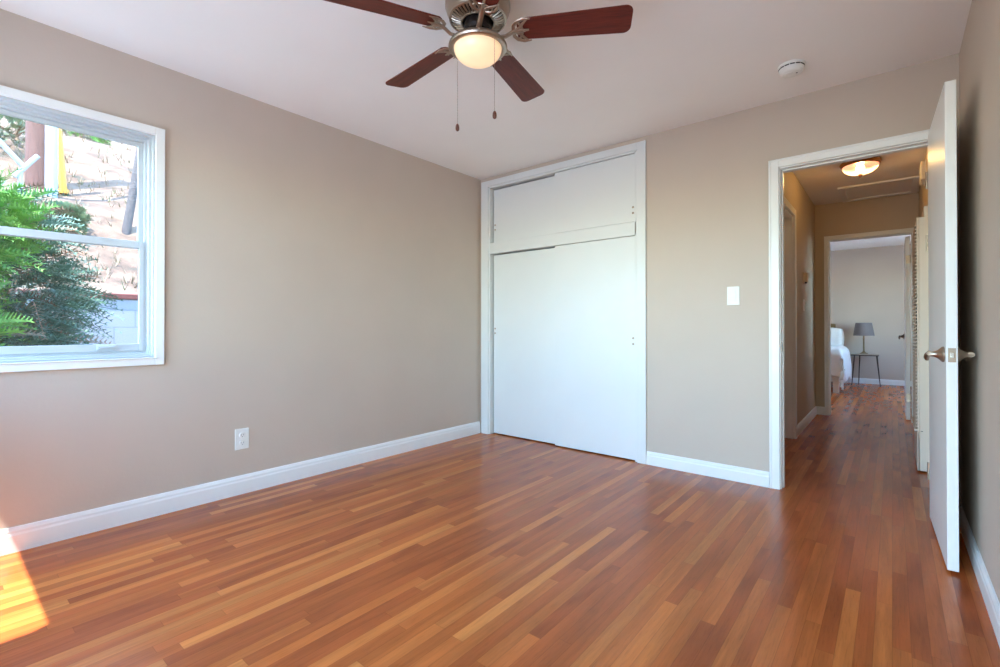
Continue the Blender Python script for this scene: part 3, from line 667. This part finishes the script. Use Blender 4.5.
MB().box(-7.22, -6.98, -6, 14, 1.345, 1.41).build('cap', CAPM, bw, bevel=0.01)
# poles
CREO = mat('weathered_pole_wood', srgb(92,62,54), 0.9, noise=0.3, nscale=6, stretch=(8,8,0.6), bump=0.4, bscale=20)
DKW = mat('dark_weathered_wood', srgb(70,63,62), 0.9, noise=0.25, nscale=6, stretch=(8,8,0.6), bump=0.4, bscale=20)
WPIPE = mat('white_painted_steel', srgb(136,142,150), 0.5, noise=0.02)
YEL = mat('yellow_guy_guard', srgb(176,120,24), 0.5, noise=0.05)
def pole(name, p0, p1, r0, r1, m, label, cat, n=18):
    return tag(MB().tube([p0, (Vector(p0)+Vector(p1))/2, p1], [r0, (r0+r1)/2, r1], n).build(name, m, None, smooth=True), label, cat)
pole('utility_pole', (-11.16,1.225,hz(-11.16,1.225)-0.3), (-11.2,1.225,11.0), 0.185, 0.15, CREO, 'thick brown wooden utility pole on the hillside', 'utility pole')
pole('steel_pole', (-10.29,1.262,hz(-10.29,1.26)-0.5), (-10.29,1.255,10.5), 0.078, 0.078, WPIPE, 'white steel pole on the hillside just right of the utility pole', 'pole')
gg = thing('guy_wire', (-10.75,1.47,hz(-10.75,1.47)), 'slanting utility guy wire in a yellow guard right of the white pole', 'guy wire')
MB().tube([(-10.75,1.466,3.30),(-10.75,1.31,5.5)], 0.052, 12).build('yellow_guard', YEL, gg, smooth=True)
MB().tube([(-10.75,1.486,3.0),(-10.75,1.466,3.30),(-10.75,1.31,5.5),(-10.75,1.168,7.5)], 0.012, 8).build('cable', STEELB, gg)
MB().tube([(-10.75,1.469,3.26),(-10.75,1.464,3.33)], 0.075, 12).build('guard_collar', YEL, gg)
pole('leaning_post', (-9.35,2.005,hz(-9.35,2.0)-0.1), (-9.75,2.36,4.55), 0.062, 0.05, DKW, 'dark leaning wooden post on the right of the window view', 'post')
rl = MB()
rl.tube([(-9.7,0.42,3.915),(-9.7,0.655,3.63),(-9.7,0.90,3.33)], 0.034, 10); rl.tube([(-9.7,0.80,3.17),(-9.7,0.90,3.33),(-9.7,1.042,3.54)], 0.034, 10); rl.tube([(-9.7,0.86,hz(-9.7,0.86)-0.2),(-9.7,0.86,3.27)], 0.028, 8)
tag(rl.build('pipe_railing', WPIPE, None, smooth=True), 'bent white pipe railing above the bushes left of the utility pole', 'railing')

# shrubs
def leaf_mat(name, c0, c1):
    m = bpy.data.materials.new(name); m.use_nodes = True
    n = m.node_tree.nodes; l = m.node_tree.links; b = n['Principled BSDF']; b.inputs['Roughness'].default_value = 0.6
    tc = n.new('ShaderNodeTexCoord'); t = n.new('ShaderNodeTexNoise'); t.inputs['Scale'].default_value = 5; t.inputs['Detail'].default_value = 8; t.inputs['Roughness'].default_value = 0.8; l.new(tc.outputs['Object'], t.inputs['Vector'])
    r = n.new('ShaderNodeValToRGB'); e = r.color_ramp.elements; e[0].position, e[0].color = 0.35, srgb(*c0); e[1].position, e[1].color = 0.65, srgb(*c1)
    l.new(t.outputs[0], r.inputs[0]); l.new(r.outputs[0], b.inputs['Base Color'])
    return m
LEAF1 = leaf_mat('bright_green_foliage', (48,120,48), (130,170,74))
LEAF2 = leaf_mat('blue_green_foliage', (40,80,74), (92,128,98))
LEAF3 = leaf_mat('sage_weeds', (70,90,64), (120,130,96))
DRY = leaf_mat('dry_grass_blades', (100,82,60), (134,118,92))
BARK = mat('shrub_bark', srgb(120,92,70), 0.9, noise=0.3, nscale=20, bump=0.3)
def spray(mb, p, d, L, nleaf, lw, ll, rnd, mi=0):
    """a feathery frond from p along d"""
    d = d.normalized(); side = d.cross(Vector((rnd.uniform(-1,1), rnd.uniform(-1,1), rnd.uniform(0.2,1)))).normalized()
    up = side.cross(d)
    prev = p
    vs = []; fs = []
    for i in range(nleaf):
        t = (i+1)/nleaf
        q = p + d*L*t + Vector((0,0,-0.30*L*t*t))
        for s in (-1, 1):
            tip = q + (side*s*0.75 + d*0.8 + up*rnd.uniform(-0.35,0.35)).normalized()*ll*(1.15-0.75*t)
            nrm = (tip-q).cross(up).normalized()*lw
            b = len(vs)
            vs += [q-nrm*0.5, q+nrm*0.5, tip+nrm*0.12, tip-nrm*0.12]; fs.append((b, b+1, b+2, b+3))
    b = len(vs); e = p + d*L + Vector((0,0,-0.30*L))
    vs += [p-side*lw*0.3, p+side*lw*0.3, e+side*0.002, e-side*0.002]; fs.append((b,b+1,b+2,b+3))
    mb.add(vs, fs, mi)
def shrub(name, base, blobs, nspray, L, mats, label, seed, lw=0.012, ll=0.07, nleaf=9, lean=(0.2,0,0.5)):
    rnd = random.Random(seed); mb = MB()
    tot = sum(b[1][0]*b[1][2] for b in blobs)
    for c, r in blobs:
        for _ in range(int(nspray*r[0]*r[2]/tot)):
            a = rnd.uniform(0, 2*PI); z = rnd.uniform(-0.9, 1); q = math.sqrt(1-z*z)
            n_ = Vector((q*math.cos(a), q*math.sin(a), z)); k = rnd.uniform(0.55, 1.0)
            p = Vector(c) + Vector((n_.x*r[0], n_.y*r[1], n_.z*r[2]))*k
            d = n_ + Vector((rnd.gauss(lean[0],0.25), rnd.gauss(lean[1],0.3), rnd.gauss(lean[2],0.3)))
            spray(mb, p, d, L*rnd.uniform(0.6,1.25), nleaf, lw, ll, rnd, 0 if rnd.random() < 0.87 else 1)
    root = thing(name, base, label, 'shrub')
    if name == 'hillside_bush': root['group'] = 'bushes on the hillside'
    mb.build('foliage', mats, root)
    br = MB()
    for c, r in blobs:
        c = Vector(c); b0 = Vector(base)
        br.tube([b0, b0.lerp(c,0.5)+Vector((rnd.uniform(-.1,.1),rnd.uniform(-.1,.1),0)), c+Vector((0,0,r[2]*0.4))], [0.05,0.035,0.012], 8)
        for _ in range(7):
            a = rnd.uniform(0,2*PI); e = c + Vector((r[0]*math.cos(a), r[1]*math.sin(a), r[2]*rnd.uniform(-0.3,0.7)))*0.85
            br.tube([b0.lerp(c, rnd.uniform(0.4,0.9)), c.lerp(e,0.5), e], [0.018,0.012,0.004], 6)
    br.build('branches', BARK, root)
    return root
shrub('conifer_shrub', (-4.9,-0.35,-0.12), [((-4.8,-0.20,1.55),(0.50,0.55,0.62)), ((-4.9,0.16,1.75),(0.36,0.36,0.32)), ((-4.7,-0.1,1.0),(0.42,0.42,0.42)), ((-5.0,-0.5,1.2),(0.7,0.6,0.9))], 2900, 0.22, [LEAF1, DRY], 'bright green feathery shrub filling the left of the window view', 3)
shrub('juniper_shrub', (-5.4,0.2,-0.12), [((-5.45,0.42,1.25),(0.40,0.42,0.45)), ((-5.4,0.30,1.75),(0.36,0.40,0.30)), ((-5.3,0.30,0.8),(0.42,0.50,0.40)), ((-5.5,0.05,0.5),(0.5,0.6,0.5))], 2400, 0.30, [LEAF2, BARK], 'dark blue-green spiky juniper in front of the block wall', 5, 0.011, 0.055, 9, (0.15,0.45,0.05))
for (x, y, s, sd_) in ((-14.6,2.3,0.5,11),(-9.0,1.22,0.26,14),(-12.6,1.05,0.5,15)):
    z = hz(x, y)
    shrub('hillside_bush', (x,y,z-0.05), [((x,y,z+s*0.45),(s,s*0.9,s*0.55))], 260, s*0.5, [LEAF3 if sd_ != 11 else LEAF1, DRY],
        {11:'green bush high on the hillside right of the yellow guard', 12:'low sage bush in the middle of the hillside', 13:'small sage bush on the slope right of the yellow guard base', 14:'sage bush on the slope just above the juniper', 15:'sage bush on the slope left of the utility pole'}[sd_], sd_, 0.02, 0.10, 7)
rnd = random.Random(21); mb = MB()
for _ in range(800):
    x = -7.45 - 9*rnd.random()**1.2; y = rnd.uniform(-0.3, 4.2); z = hz(x,y)-0.02
    for k in range(4):
        h_ = rnd.uniform(0.05,0.16); a = rnd.uniform(0,2*PI); tip = Vector((x+h_*0.5*math.cos(a), y+h_*0.5*math.sin(a), z+h_)); sv = Vector((-math.sin(a), math.cos(a), 0))*0.008
        p = Vector((x,y,z)); mb.add([p-sv, p+sv, tip+sv*0.2, tip-sv*0.2], [(0,1,2,3)], 0 if rnd.random() < 0.85 else 1)
tag(mb.build('dry_grass', [DRY, LEAF3]), 'sparse dry grass scattered over the tan hillside', 'grass', kind='stuff')

# unseen porch roof, added to keep sun off the added rear glazing
PW = mat('added_porch_white', srgb(232,232,230), 0.7, noise=0.02)
pr = sempty('added_porch_roof', (-0.6, -0.9, 2.5))
MB().box(-1.86, 1.1, -1.9, -0.43, 2.56, 2.64).build('roof_deck', PW, pr, bevel=0.004)
MB().box(-1.86, 1.1, -1.9, -1.82, 2.44, 2.56).build('beam', PW, pr, bevel=0.004)
for x in (-1.80, 0.95): MB().box(x-0.04, x+0.04, -1.90, -1.82, -0.13, 2.44).build('post', PW, pr, bevel=0.004)
